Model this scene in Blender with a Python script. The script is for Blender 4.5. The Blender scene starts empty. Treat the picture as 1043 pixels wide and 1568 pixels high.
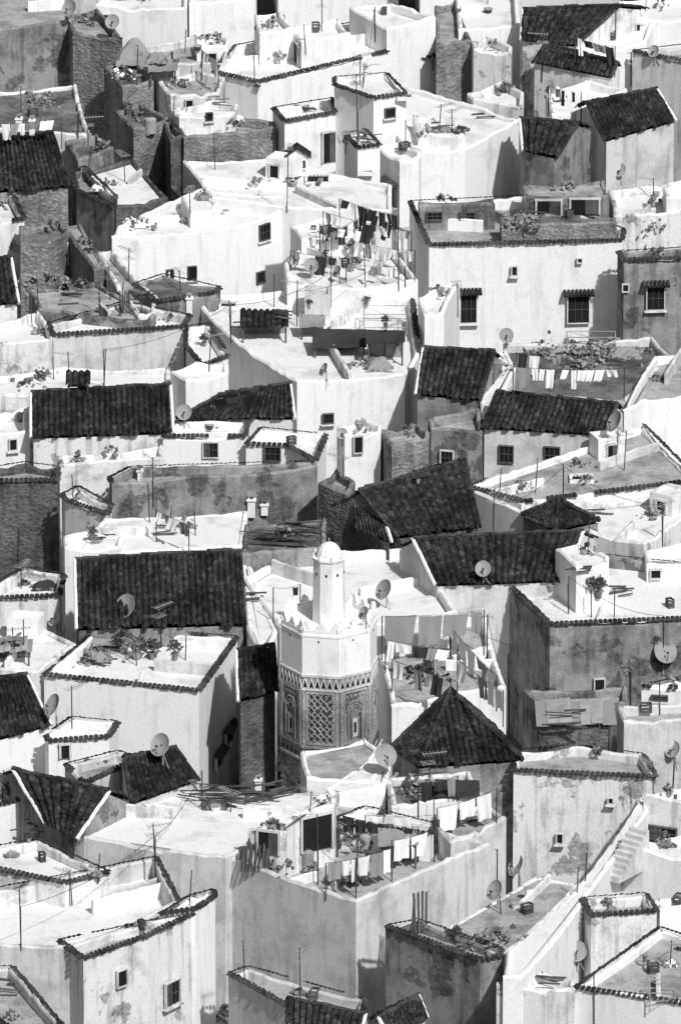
import bpy, math, random
from mathutils import Vector
R=random.Random(7)
# ---------------- survey geometry: hillside town, metres ----------------
TH=math.radians(20); D=450.0; F=13500.0; SL=0.05
ct,st=math.cos(TH),math.sin(TH)
CAM=Vector((0,-D*ct,D*st+8)); FW=Vector((0,ct,-st)); UP=Vector((0,st,ct)); RT=Vector((1,0,0))
def ray(u,v): return FW+RT*((u-521.5)/F)-UP*((v-784)/F)
def P(u,v,z):
    d=ray(u,v); t=(z-CAM.z)/d.z; return CAM+d*t
def PH(u,v,h):
    d=ray(u,v); t=(h+SL*CAM.y-CAM.z)/(d.z-SL*d.y); return CAM+d*t
def K(p): return F/((p-CAM).dot(FW))
def gz(y): return SL*y
# ---------------- materials ----------------
def nd(nt,t,**k):
    n=nt.nodes.new(t)
    for a,b in k.items(): setattr(n,a,b)
    return n
def g3(x): return (x,x,x,1)
MATS={}
def wallmat(key,name,base,dirty,lo,hi,streak=0.35,bump=0.4,brick=0,fine=0.12,bz=1.7,bf=.5,patch=0,speck=0):
    m=bpy.data.materials.new(name); m.use_nodes=True; nt=m.node_tree; L=nt.links
    bs=nt.nodes['Principled BSDF']; bs.inputs['Roughness'].default_value=.95
    bs.inputs['Specular IOR Level'].default_value=.15
    geo=nd(nt,'ShaderNodeNewGeometry')
    n1=nd(nt,'ShaderNodeTexNoise'); n1.inputs['Scale'].default_value=.55; n1.inputs['Detail'].default_value=8; n1.inputs['Roughness'].default_value=.7
    L.new(geo.outputs['Position'],n1.inputs['Vector'])
    r1=nd(nt,'ShaderNodeValToRGB'); r1.color_ramp.elements[0].position=lo; r1.color_ramp.elements[1].position=hi
    r1.color_ramp.elements[0].color=g3(dirty); r1.color_ramp.elements[1].color=g3(base)
    L.new(n1.outputs['Fac'],r1.inputs[0])
    mp=nd(nt,'ShaderNodeMapping'); mp.inputs['Scale'].default_value=(2.6,2.6,.28); L.new(geo.outputs['Position'],mp.inputs[0])
    n2=nd(nt,'ShaderNodeTexNoise'); n2.inputs['Scale'].default_value=1; n2.inputs['Detail'].default_value=5; L.new(mp.outputs[0],n2.inputs['Vector'])
    r2=nd(nt,'ShaderNodeValToRGB'); r2.color_ramp.elements[0].position=.34; r2.color_ramp.elements[1].position=.48
    r2.color_ramp.elements[0].color=g3(1-streak); r2.color_ramp.elements[1].color=g3(1); L.new(n2.outputs['Fac'],r2.inputs[0])
    mx=nd(nt,'ShaderNodeMixRGB',blend_type='MULTIPLY'); mx.inputs[0].default_value=1
    L.new(r1.outputs[0],mx.inputs[1]); L.new(r2.outputs[0],mx.inputs[2])
    n3=nd(nt,'ShaderNodeTexNoise'); n3.inputs['Scale'].default_value=9; n3.inputs['Detail'].default_value=4; n3.inputs['Roughness'].default_value=.85; L.new(geo.outputs['Position'],n3.inputs['Vector'])
    r3=nd(nt,'ShaderNodeValToRGB'); r3.color_ramp.elements[0].position=.3; r3.color_ramp.elements[1].position=.62
    r3.color_ramp.elements[0].color=g3(1-fine*2); r3.color_ramp.elements[1].color=g3(1+fine*.3); L.new(n3.outputs['Fac'],r3.inputs[0])
    m2=nd(nt,'ShaderNodeMixRGB',blend_type='MULTIPLY'); m2.inputs[0].default_value=1
    L.new(mx.outputs[0],m2.inputs[1]); L.new(r3.outputs[0],m2.inputs[2])
    out=m2.outputs[0]; hgt=n3.outputs['Fac']
    if brick:
        mp2=nd(nt,'ShaderNodeMapping'); mp2.inputs['Scale'].default_value=(brick,brick,brick*bz); L.new(geo.outputs['Position'],mp2.inputs[0])
        v=nd(nt,'ShaderNodeTexVoronoi'); v.inputs['Scale'].default_value=1; L.new(mp2.outputs[0],v.inputs['Vector'])
        bw=nd(nt,'ShaderNodeRGBToBW'); L.new(v.outputs['Color'],bw.inputs[0])
        r4=nd(nt,'ShaderNodeValToRGB'); r4.color_ramp.elements[0].color=g3(.5); r4.color_ramp.elements[1].color=g3(1.3); L.new(bw.outputs[0],r4.inputs[0])
        if speck:
            r4.color_ramp.elements[1].position=.8; e=r4.color_ramp.elements.new(.62); e.color=g3(1.1); r4.color_ramp.elements[2].color=g3(speck)
        m3=nd(nt,'ShaderNodeMixRGB',blend_type='MULTIPLY'); m3.inputs[0].default_value=bf
        L.new(out,m3.inputs[1]); L.new(r4.outputs[0],m3.inputs[2])
        if patch:   # fallen render: bare rubble in places
            n5=nd(nt,'ShaderNodeTexNoise'); n5.inputs['Scale'].default_value=.42; n5.inputs['Detail'].default_value=10; n5.inputs['Roughness'].default_value=.62
            mo=nd(nt,'ShaderNodeMapping'); mo.inputs['Location'].default_value=(31,7,3); L.new(geo.outputs['Position'],mo.inputs[0]); L.new(mo.outputs[0],n5.inputs['Vector'])
            r5=nd(nt,'ShaderNodeValToRGB'); r5.color_ramp.elements[0].position=patch; r5.color_ramp.elements[1].position=patch+.02
            r5.color_ramp.elements[0].color=g3(1); r5.color_ramp.elements[1].color=g3(0); L.new(n5.outputs['Fac'],r5.inputs[0])
            dk=nd(nt,'ShaderNodeMixRGB',blend_type='MULTIPLY'); dk.inputs[0].default_value=1; dk.inputs[2].default_value=g3(.55); L.new(m3.outputs[0],dk.inputs[1])
            m6=nd(nt,'ShaderNodeMixRGB'); L.new(r5.outputs[0],m6.inputs[0]); L.new(out,m6.inputs[1]); L.new(dk.outputs[0],m6.inputs[2]); out=m6.outputs[0]
        else:
            out=m3.outputs[0]; hgt=v.outputs['Distance']
    L.new(out,bs.inputs['Base Color'])
    b=nd(nt,'ShaderNodeBump'); b.inputs['Strength'].default_value=bump; b.inputs['Distance'].default_value=.06
    L.new(hgt,b.inputs['Height']); L.new(b.outputs[0],bs.inputs['Normal'])
    MATS[key]=m
wallmat('W','whitewash',.86,.68,.31,.44,.12,.35,fine=.08)
wallmat('V','weathered_whitewash',.80,.48,.35,.48,.32,.55,brick=4.5,bf=.8,patch=.40,fine=.11)
wallmat('L','pale_plaster',.68,.47,.36,.54,.22,.45,fine=.1)
wallmat('G','grey_plaster',.37,.18,.38,.58,.35,.7,brick=4.5,bf=.9,patch=.43,fine=.16)
wallmat('S','rubble_masonry',.34,.16,.36,.6,.25,.9,brick=4.6,fine=.25,bf=.6,bz=1.35)
wallmat('D','dark_masonry',.18,.08,.36,.6,.3,.9,brick=4.6,fine=.25,bf=.6,bz=1.35)
wallmat('RW','limewashed_roof_floor',.83,.62,.35,.48,.06,.45,fine=.09)
wallmat('RC','concrete_roof_floor',.5,.26,.38,.56,.12,.7,fine=.22)
wallmat('RD','dirty_roof_floor',.24,.09,.38,.56,.15,.8,fine=.25)
wallmat('T','clay_tile',.058,.016,.38,.66,.2,.6,brick=4.2,fine=.45,bz=1.0,bf=.9,speck=2.2)
wallmat('TC','coping_tile',.10,.025,.4,.6,.2,.6,fine=.45,brick=5,bf=.7,bz=1)
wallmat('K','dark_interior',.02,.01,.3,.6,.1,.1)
wallmat('M','galvanised_metal',.42,.25,.3,.6,.1,.1)
wallmat('MD','dark_metal',.08,.04,.3,.6,.1,.1)
wallmat('WO','old_wood',.14,.05,.35,.6,.4,.4)
wallmat('DI','dish_enamel',.38,.25,.35,.6,.1,.05,fine=.05)
wallmat('C0','white_cloth',.86,.82,.3,.6,.02,.1,fine=.03)
wallmat('C1','grey_cloth',.3,.24,.3,.6,.05,.1,fine=.05)
wallmat('C2','dark_cloth',.05,.03,.3,.6,.05,.1,fine=.05)
wallmat('LF','plant_leaf',.09,.04,.3,.6,.05,.1)
wallmat('GR','street_paving',.13,.06,.3,.6,.05,.5,brick=2.5,fine=.2)
wallmat('CV','carved_stucco',.52,.26,.38,.6,.2,.8,fine=.35)
# ---------------- object builder ----------------
COL=bpy.context.scene.collection
class B:
    def __init__(s,name,o):
        s.name=name; s.o=Vector(o); s.p={}
    def add(s,part,mat,vs,fs):
        q=s.p.setdefault(part,[mat,[],[]]); n=len(q[1])
        q[1].extend([tuple(Vector(v)-s.o) for v in vs]); q[2].extend([tuple(i+n for i in f) for f in fs])
    def box(s,part,mat,c,sx,sy,sz,ax=None,ay=None,az=None):
        ax=ax or Vector((1,0,0)); ay=ay or Vector((0,1,0)); az=az or Vector((0,0,1)); c=Vector(c)
        vs=[c+ax*(a*sx/2)+ay*(b*sy/2)+az*(d*sz/2) for a in(-1,1) for b in(-1,1) for d in(-1,1)]
        s.add(part,mat,vs,[(0,1,3,2),(4,6,7,5),(0,4,5,1),(2,3,7,6),(0,2,6,4),(1,5,7,3)])
    def rod(s,part,mat,a,b,r,n=6,r2=None):
        a=Vector(a);b=Vector(b);d=(b-a).normalized(); x=d.orthogonal().normalized(); y=d.cross(x); r2=r if r2 is None else r2
        vs=[a+(x*math.cos(2*math.pi*i/n)+y*math.sin(2*math.pi*i/n))*r for i in range(n)]+[b+(x*math.cos(2*math.pi*i/n)+y*math.sin(2*math.pi*i/n))*r2 for i in range(n)]
        s.add(part,mat,vs,[(i,(i+1)%n,n+(i+1)%n,n+i) for i in range(n)]+[tuple(range(n))[::-1],tuple(range(n,2*n))])
    def done(s):
        e=bpy.data.objects.new(s.name,None); e.location=s.o; e.empty_display_size=.3; COL.objects.link(e)
        for k,(m,v,f) in s.p.items():
            me=bpy.data.meshes.new(k); me.from_pydata(v,[],f); me.materials.append(MATS[m]); me.update()
            ob=bpy.data.objects.new(k,me); ob.parent=e; COL.objects.link(ob)
        return e
def lerp(a,b,t): return a+(b-a)*t
Z=Vector((0,0,1))
# ---------------- tiles ----------------
def tiles(b,part,E0,E1,R0,R1,tri=None,pitch=.29,mat='T'):
    """barrel tiled slope, eave E0-E1, ridge R0-R1"""
    W=(E1-E0).length; Ls=((R0-E0).length+(R1-E1).length)/2
    N=(E1-E0).cross(lerp(R0,R1,.5)-lerp(E0,E1,.5)).normalized()
    if N.z<0: N=-N
    nc=max(2,int(W/pitch)); S=5; nr=max(2,int(Ls/.4))
    vs=[];fs=[];cols=nc*S+1
    jit=[[R.uniform(-.035,.035)-(.08 if R.random()<.03 else 0) for _ in range(nr)] for _ in range(nc+1)]
    cj=[R.uniform(-.025,.025) for _ in range(nc+1)]
    ej=[R.uniform(-.035,.035) for _ in range(nc+1)]
    ph=R.uniform(0,6)
    for j in range(nr*2):
        row=j//2; t=(row+(0.0 if j%2==0 else .98))/nr
        for i in range(cols):
            s_=i/(cols-1); c=min(i//S,nc-1); a=(i%S)/S
            h=.15*math.sin(math.pi*a) if i%S else 0.0
            h+=(.025 if j%2==0 else 0)+jit[c][row]+cj[c]+.12*math.sin(s_*W*.6+ph)*math.sin(t*3)
            tt=t+(ej[c] if j==0 else 0)
            if tri is None: p=lerp(lerp(E0,E1,s_),lerp(R0,R1,s_),tt)
            else:
                s0=tri; tm=s_/s0 if s_<s0 else (1-s_)/(1-s0)
                p=lerp(E0,E1,s_)+(R0-lerp(E0,E1,s0))*(tt*tm)
            vs.append(p+N*h)
    for j in range(nr*2-1):
        for i in range(cols-1):
            k=j*cols+i; fs.append((k,k+1,k+cols+1,k+cols))
    b.add(part,mat,vs,fs)
def ridge(b,a,c,mat='TC',r=.13,part='ridge_tiles'):
    n=max(1,int((c-a).length/.4)); d=(c-a)
    for i in range(n):
        p=a+d*(i/n); q=a+d*((i+1.08)/n); j=Vector((0,0,R.uniform(-.04,.04)))
        b.rod(part,mat,p+j,q+j,r,6,r*.85)
def coping(b,A,Bp,n,t):
    L=(Bp-A).length; k=max(1,int(L/.24)); d=(Bp-A)/k; u=(Bp-A).normalized(); gap=0
    for i in range(k):
        if R.random()<.012: gap=R.randrange(2,5)
        if gap>0: gap-=1; continue
        c=A+d*(i+.5); j=R.uniform(-.035,.035); w=.115
        o=c+n*(.14+j)+Vector((0,0,-.03+R.uniform(-.02,.02))); q=c-n*(t*.55+j)+Vector((0,0,.06))
        pr=[(-w,0),(-w*.5,.055),(w*.5,.055),(w,0)]
        vs=[o+u*x+Vector((0,0,z)) for x,z in pr]+[q+u*x+Vector((0,0,z)) for x,z in pr]
        b.add('tile_coping','TC',vs,[(0,1,5,4),(1,2,6,5),(2,3,7,6),(0,3,2,1)])
# ---------------- openings ----------------
def window(b,c,u,n,w,h,kind):
    up=Z
    if kind=='d':
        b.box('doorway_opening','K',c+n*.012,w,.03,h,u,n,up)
        b.box('door_lintel','L',c+n*.03+up*(h/2+.06),w+.25,.1,.12,u,n,up)
        for s in(-1,1): b.box('door_jambs','L',c+u*s*(w/2+.05)+n*.03,.1,.09,h,u,n,up)
        if R.random()<.6: b.box('door_leaf','WO',c+u*(w*.24)+n*.035,w*.45,.04,h*.98,u,n,up)
        return
    fr=.06
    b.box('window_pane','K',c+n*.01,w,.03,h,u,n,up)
    fm='WO' if R.random()<.35 else 'L'
    for s in(-1,1):
        b.box('window_frame',fm,c+u*s*(w/2+fr/2)+n*.05,fr,.14,h+2*fr,u,n,up)
        b.box('window_frame',fm,c+up*s*(h/2+fr/2)+n*.048,w,.14,fr,u,n,up)
    if R.random()<.6: b.box('window_sill','V',c-up*(h/2+fr+.04)+n*.08,w+.3,.22,.07,u,n,up)
    if w>.55:
        if R.random()<.5:
            b.box('shutter','WO',c-u*w*.26+n*.04,w*.44,.04,h*.96,u,n,up)
        for i in range(1,3): b.box('window_bars','MD',c+u*(i/3-.5)*w+n*.07,.04,.03,h,u,n,up)
        b.box('window_bars','M',c+n*.072,w,.03,.05,u,n,up)
    if kind=='c':
        k=max(3,int((w+.6)/.2)); z=h/2+fr+.1
        for i in range(k):
            x=(i+.5)/k-.5; p=c+u*x*(w+.6)+up*(z+.18); 
            b.rod('window_canopy','TC',p,p+n*.42-up*.2,.1,6)
# ---------------- houses ----------------
HOUSES=[]
def offs(poly,t):
    n=len(poly); out=[]
    for i in range(n):
        a,b,c=poly[i-1],poly[i],poly[(i+1)%n]
        d1=(b-a).normalized(); d2=(c-b).normalized()
        n1=Vector((-d1.y,d1.x,0)); n2=Vector((-d2.y,d2.x,0)); m=(n1+n2)
        if m.length<.1: m=n1
        m.normalize(); s=min(t/max(.35,m.dot(n1)),t*2.5)
        out.append(b+m*s)
    return out
NAMES={'W':'whitewashed_house','L':'plastered_house','V':'weathered_house','G':'grey_plaster_house','S':'stone_house','D':'dark_stone_house'}
def house(px,wall='W',floor='RW',cop=None,par=.5,up=0,win=(),H=8,name=None,ce=None,low=0):
    hh=H+up/28.0
    a=max(px,key=lambda q:q[1]); z=PH(a[0],a[1],hh).z
    pts=[P(u,v,z) for u,v in px]
    area=sum(pts[i].x*pts[(i+1)%len(pts)].y-pts[(i+1)%len(pts)].x*pts[i].y for i in range(len(pts)))
    flip=area<0
    if flip: pts=pts[::-1]; px=px[::-1]
    n=len(pts); cen=sum(pts,Vector())/n; zb=gz(min(p.y for p in pts))-.5
    b=B(name or NAMES[wall],(cen.x,cen.y,zb)); t=.26
    inn=offs(pts,t)
    sag=[R.uniform(-.2,.05) for _ in range(n)]
    for i in range(n):
        A,C=pts[i],pts[(i+1)%n]; a2,c2=inn[i],inn[(i+1)%n]; L=(C-A).length; k=max(1,int(L/.45))
        vs=[]
        dz=[0]+[R.uniform(-.06,.05)+sag[i]*math.sin(math.pi*j/k)-(.14 if R.random()<.04 and not cop else 0) for j in range(1,k)]+[0]
        bw=R.uniform(-.12,.1)*min(1,L/5)
        d=(C-A).normalized(); nn=Vector((d.y,-d.x,0))
        for j in range(k+1):
            s=j/k; zz=Vector((0,0,dz[j])); bo=nn*(bw*math.sin(math.pi*s)); o=lerp(A,C,s)+bo; q=lerp(a2,c2,s)+bo
            ch=Vector((0,0,-.09))
            vs+=[Vector((o.x,o.y,zb)),o+zz+ch,o+zz-nn*.09,q+zz+nn*.06,q+zz+ch,Vector((q.x,q.y,z-par-.02))]
        fs=[]
        for j in range(k):
            p=j*6; r=p+6
            fs+=[(p+m,r+m,r+m+1,p+m+1) for m in range(5)]
        b.add('walls',wall,vs,fs)
        if cop and (ce is None or i in ce): coping(b,A,C,nn,t)
    b.add('roof_floor',floor,[Vector((q.x,q.y,z-par)) for q in inn],[tuple(range(n))])
    for w in win:
        u,v,ww,wh=w[:4]; kind=w[4] if len(w)>4 else 'w'; best=None
        for i in range(n):
            A,C=pts[i],pts[(i+1)%n]; d=(C-A).normalized(); nn=Vector((d.y,-d.x,0))
            r=ray(u,v)
            if nn.dot(r)>=-.02: continue
            tt=(A-CAM).dot(nn)/r.dot(nn); p=CAM+r*tt; s=(p-A).dot(d)
            if -.1<s<(C-A).length+.1 and p.z<z and (best is None or tt<best[0]): best=(tt,p,d,nn)
        if best:
            _,p,d,nn=best; k=K(p); fs_=max(.35,abs(nn.y))
            window(b,p+nn*.07,d,nn,ww/k/fs_,wh/k/.94,kind)
    b.done(); HOUSES.append((cen,z-par,inn,abs(area)/2,floor)); return z
def troof(rl,rr,er,el,wall='V',up=0,H=8,f=.65,wins=(),rear=.7,verge=None):
    """pitched tiled house: ridge left,right, eave right,left"""
    hh=H+up/28.0
    a=el if el[1]>er[1] else er
    q=PH(a[0],a[1],hh); ze=q.z; k=K(q)
    dv=((el[1]+er[1])-(rl[1]+rr[1]))/2; rise=f*dv/k
    E0,E1=P(*el,ze),P(*er,ze); R0,R1=P(*rl,ze+rise),P(*rr,ze+rise)
    bk=lambda r,e:Vector((r.x+(r.x-e.x)*rear,r.y+(r.y-e.y)*rear,ze+rise*(1-rear)))
    G0,G1=bk(R0,E0),bk(R1,E1)
    cen=(E0+E1+G0+G1)/4; zb=gz(E0.y)-.5
    b=B('tiled_roof_house',(cen.x,cen.y,zb))
    tiles(b,'roof_tiles',E0,E1,R0,R1); tiles(b,'rear_roof_tiles',G0,G1,R0,R1)
    up_=Vector((0,0,.1)); ridge(b,R0+up_,R1+up_)
    for e,r in((E0,R0),(E1,R1)):
        ridge(b,e+up_*.6,r+up_*.6,mat=verge or R.choice(['TC','W']),r=.1,part='verge_tiles_%d'%(e is E1))
    dn=lambda p:Vector((p.x,p.y,zb)); ins=Vector((0,.18,-.06)); x=Vector((.12,0,0))
    e0,e1,g0,g1,r0,r1=E0+ins+x,E1+ins-x,G0-Vector((0,.1,.06))+x,G1-Vector((0,.1,.06))-x,R0+x-Vector((0,0,.08)),R1-x-Vector((0,0,.08))
    b.add('walls',wall,[dn(e0),dn(e1),e1,e0,dn(g1),dn(g0),g0,g1,r0,r1],[(0,1,2,3),(4,5,6,7),(0,3,8,6,5),(1,4,7,9,2)])
    d=(e1-e0).normalized(); d.z=0; nn=Vector((d.y,-d.x,0))
    for w in wins:
        r=ray(w[0],w[1]); tt=(e0-CAM).dot(nn)/r.dot(nn); p=CAM+r*tt; kk=K(p)
        window(b,p,d,nn,w[2]/kk,w[3]/kk/.94,w[4] if len(w)>4 else 'w')
    b.done()
def pyramid(ap,crn,wall='V',up=0,f=.62,H=8):
    a=max(crn,key=lambda q:q[1]); q=PH(a[0],a[1],H+up/28.0); ze=q.z; k=K(q)
    rise=f*(a[1]-ap[1])/k; A=P(*ap,ze+rise); pts=[P(*c,ze) for c in crn]
    ar=sum(pts[i].x*pts[(i+1)%len(pts)].y-pts[(i+1)%len(pts)].x*pts[i].y for i in range(len(pts)))
    if ar<0: pts=pts[::-1]
    n=len(pts); cen=sum(pts,Vector())/n; zb=gz(min(p.y for p in pts))-.5
    b=B('pyramid_roof_house',(cen.x,cen.y,zb))
    for i in range(n):
        E0,E1=pts[i],pts[(i+1)%n]; d=(E1-E0); s0=min(.85,max(.15,(A-E0).dot(d)/d.length_squared))
        tiles(b,'roof_tiles',E0,E1,A,A,tri=s0)
        ridge(b,E0+Vector((0,0,.1)),A+Vector((0,0,.1)),part='hip_tiles')
        i0=lerp(E0,Vector((cen.x,cen.y,ze)),.05)-Vector((0,0,.05)); i1=lerp(E1,Vector((cen.x,cen.y,ze)),.05)-Vector((0,0,.05))
        b.add('walls',wall,[Vector((i0.x,i0.y,zb)),Vector((i1.x,i1.y,zb)),i1,i0],[(0,1,2,3)])
    b.done()
h=house; t=troof
# ---- far row
h([(-40,-25),(100,-25),(112,30),(-30,44)],'G','RC')
h([(-30,140),(118,128),(140,205),(-30,192)],'V','RD',par=.3)
h([(105,22),(150,12),(188,58),(112,48)],'S','RC')
h([(160,100),(200,85),(236,122),(188,132)],'S','RD',par=.25)
h([(150,-30),(290,-30),(287,12),(148,6)],'W',win=[(165,30,10,16)])
h([(288,-20),(392,-25),(392,-5),(352,2),(290,5)],'W')
h([(300,58),(340,52),(352,60),(350,70),(302,72)],'W',par=.3,up=5,win=[(325,90,12,18)])
h([(215,68),(300,52),(350,72),(345,98),(240,98)],'L','RC',par=.6)
h([(240,118),(300,108),(345,118),(335,142),(262,145)],'V','RC',par=.5,win=[(290,160,10,14)])
h([(360,70),(560,30),(594,78),(395,125),(328,110)],'W','RW',cop='t',par=.35)
h([(390,22),(430,18),(450,42),(398,50)],'W',up=40)
h([(445,40),(520,27),(537,50),(462,62)],'W',up=35,win=[(456,82,9,30,'d')])
h([(535,10),(600,4),(667,24),(592,44)],'W',up=30)
h([(665,8),(700,0),(722,60),(668,70)],'S','RC')
h([(695,-25),(792,-30),(796,38),(702,45)],'W')
h([(722,62),(745,55),(784,70),(782,82),(725,74)],'V')
t((800,15),(948,10),(880,72),(797,62))
h([(878,62),(940,28),(1000,35),(990,62),(905,85)],'W')
h([(945,0),(1070,-8),(1070,30),(950,25)],'W',win=[(982,48,14,22)])
t((835,68),(945,98),(935,120),(815,97))
h([(715,142),(770,122),(802,140),(800,165),(725,150)],'V',win=[(765,150,8,10)])
h([(968,78),(1070,65),(1070,98)],'L','RC',cop='t')
h([(835,140),(900,120),(960,135),(920,165),(845,175)],'W',par=.6)
t((898,160),(1005,137),(1035,187),(925,217),wall='L')
t((795,182),(885,190),(852,243),(800,232),wall='G')
h([(598,122),(745,165),(797,182),(712,228),(645,232),(608,205)],'W',par=.35)
h([(632,175),(700,185),(712,200),(700,208),(640,200)],'W',par=.2,up=14)
h([(512,118),(592,112),(622,143),(572,150),(512,130)],'W',up=60,win=[(596,172,13,12)],cop='t',par=.25)
h([(527,205),(560,198),(582,222),(548,226)],'W',up=25,cop='t',par=.2)
h([(580,224),(612,215),(645,232),(642,240),(612,246)],'W',up=10,win=[(600,298,14,26,'c')])
h([(418,165),(510,150),(514,172),(436,186)],'W',up=20,win=[(503,225,18,44,'d')],cop='t')
h([(262,165),(330,150),(365,158),(362,170),(275,178)],'V',up=18,win=[(320,178,8,10)])
h([(265,190),(330,175),(420,186),(423,194),(282,210)],'S','RC')
h([(178,168),(215,158),(262,180),(205,196)],'S','RD')
h([(252,185),(270,180),(284,205),(262,216)],'D','RD')
h([(100,215),(150,205),(175,225),(120,245)],'G','RD')
t((-25,210),(82,205),(108,287),(-25,297),wall='S')
h([(110,262),(130,255),(178,300),(175,318),(118,292)],'G','RC',cop='t')
h([(130,262),(205,240),(258,302),(178,316)],'D','RW',par=.3)
h([(-30,300),(20,295),(38,335),(-30,345)],'V',cop='t')
t((-25,400),(18,395),(30,465),(-25,470),wall='V')
h([(30,345),(95,335),(110,352),(75,372),(32,372)],'S','RD')
h([(95,345),(125,342),(160,400),(145,412)],'S','RC',par=.15,win=[(100,380,20,30,'d')])
h([(280,245),(430,240),(600,282),(600,322),(445,318),(325,302)],'W','RW',par=.3)
h([(180,345),(300,290),(442,300),(442,318),(345,348),(172,362)],'W','RW',par=.5,
  win=[(403,355,14,22),(260,420,9,14),(294,417,11,18),(397,424,10,15)])
h([(278,300),(310,288),(335,310),(325,322),(292,325)],'W',par=.2,up=8)
h([(150,385),(175,382),(242,452),(238,480),(212,482)],'V','RC')
h([(45,440),(150,430),(240,480),(230,492),(60,472)],'G','RC',par=.3)
h([(205,435),(250,420),(338,440),(330,448),(240,462)],'G','RD',par=.2,cop='t')
h([(435,402),(480,355),(600,378),(640,428),(560,442),(440,437)],'W','RW',par=.45)
h([(445,345),(500,330),(545,345),(540,362),(462,366)],'W',par=.3,up=10)
h([(627,308),(800,300),(955,350),(953,368),(657,375)],'W','RC',cop='t',par=.7,
  win=[(717,472,24,42,'c'),(885,473,32,40,'c'),(787,414,7,13),(887,398,6,6)])
h([(800,282),(925,275),(932,296),(930,300),(802,300)],'G','RC',up=25,par=.2,win=[(840,318,36,22,'d'),(895,316,42,22,'d')])
h([(640,308),(755,303),(758,312),(642,314)],'G','RC',up=16,par=.15,win=[(665,330,22,10),(715,330,22,10)])
h([(765,330),(840,326),(942,332),(944,340),(768,346)],'S','RD',par=.12,up=16)
h([(930,290),(1070,270),(1070,320),(940,330)],'V','RW',par=.5)
h([(1015,285),(1070,280),(1070,300),(1020,302)],'W',up=20)
h([(945,385),(1070,378),(1070,395),(955,398)],'G','RC',cop='t',win=[(1003,456,26,34,'c'),(957,440,8,10)])
h([(-30,500),(60,475),(84,512),(75,520),(-30,527)],'V')
h([(75,495),(190,462),(292,482),(282,500),(82,513)],'L','RW',cop='t')
h([(285,500),(320,495),(350,545),(310,560),(285,530)],'W','RW',cop='t')
h([(-30,578),(100,560),(262,562),(262,592),(-30,607)],'V','RW',par=.35)
h([(262,568),(300,552),(350,556),(350,570),(285,582)],'W',up=15)
h([(295,450),(480,438),(632,458),(642,540),(620,572),(455,583),(352,515)],'W','RW',par=.5,win=[(502,640,14,13)],cop='t',ce=[3])
h([(640,455),(690,428),(704,432),(680,478),(650,482)],'W',up=35)
t((648,534),(757,540),(735,614),(636,606),wall='G')
h([(757,540),(775,535),(790,560),(740,640),(735,612)],'W',par=.1)
h([(770,525),(1000,515),(1030,545),(955,615),(782,600)],'L','RD',par=.5,H=7.4)
h([(1000,545),(1070,532),(1070,600),(985,612),(955,628)],'W','RC')
t((760,602),(945,620),(928,668),(738,657),wall='L',wins=[(775,695,20,24),(845,697,22,24)])
h([(655,640),(735,625),(740,650),(738,662),(660,655)],'G','RC',win=[(685,700,18,20)])
t((48,602),(262,591),(266,665),(48,672),wall='V')
t((335,606),(445,589),(452,643),(270,642),wall='L')
h([(88,697),(250,680),(252,700),(92,712)],'V')
h([(250,668),(270,645),(380,645),(377,668)],'W',cop='t',win=[(323,688,22,22)])
h([(377,680),(400,655),(500,665),(484,706),(440,682)],'W',cop='t',win=[(418,694,22,20)])
h([(-30,640),(45,622),(46,660),(-30,667)],'W',win=[(20,680,10,16)])
h([(-30,718),(40,708),(90,715),(90,735),(-30,737)],'D','RC',cop='t')
h([(95,757),(120,745),(172,772),(165,788),(100,765)],'V',cop='t')
h([(168,732),(200,715),(485,706),(486,713),(310,728),(172,740)],'G','RC',cop='t',ce=[3,4,5])
h([(487,738),(515,715),(544,735),(530,757)],'S','RC')
h([(516,652),(560,640),(585,650),(583,662),(528,666)],'W',win=[(548,680,12,24)])
h([(583,657),(640,645),(658,660),(655,672),(600,682)],'S','RC')
t((550,752),(712,706),(735,808),(610,825),wall='D')
t((545,758),(575,752),(600,832),(546,812),wall='D')
h([(717,745),(745,733),(985,650),(1070,735),(803,768)],'W','RC',cop='t',par=.35,ce=[0,4,3,1])
h([(722,738),(740,735),(805,770),(800,785),(725,752)],'W')
pyramid((855,765),[(798,790),(850,815),(918,800),(870,780)],'S')
h([(870,770),(1070,748),(1070,775),(985,832),(900,812)],'V','RW')
h([(985,842),(1070,825),(1070,862),(990,864)],'W',win=[(1003,878,14,12)])
h([(160,792),(380,782),(372,835),(120,848)],'W','RW',par=.15)
h([(375,802),(500,792),(500,838),(370,848)],'G','RD',par=.25)
h([(98,820),(140,812),(190,822),(185,838),(100,838)],'W',up=10)
t((632,826),(893,815),(858,892),(666,898),wall='L')
t((115,858),(368,845),(376,958),(118,966),wall='G')
h([(368,850),(380,847),(425,965),(400,1000),(378,960)],'W',par=.1)
h([(740,858),(930,850),(1070,865),(1070,946),(842,956)],'G','RW',cop='t',par=.6,win=[(917,1048,14,18)])
h([(850,840),(890,832),(932,850),(932,862),(882,868)],'W',up=48,par=.15)
h([(-30,905),(40,868),(100,880),(92,912),(-30,917)],'V','RW',par=.6,cop='t')
h([(-30,952),(50,950),(118,985),(60,1028),(-30,1022)],'V','RW',par=.2)
h([(68,1033),(155,958),(364,975),(305,1058)],'W','RW',cop='t',par=.7,win=[(348,1128,14,18,'c'),(332,1165,11,16,'c')])
h([(372,885),(440,845),(635,838),(700,935),(640,950),(430,960)],'W','RW',par=.5)
t((362,998),(420,990),(425,1060),(365,1075),wall='D')
h([(580,1000),(640,945),(745,942),(775,1050),(700,1060),(600,1080)],'W','RC',par=.5,H=7)
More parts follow.
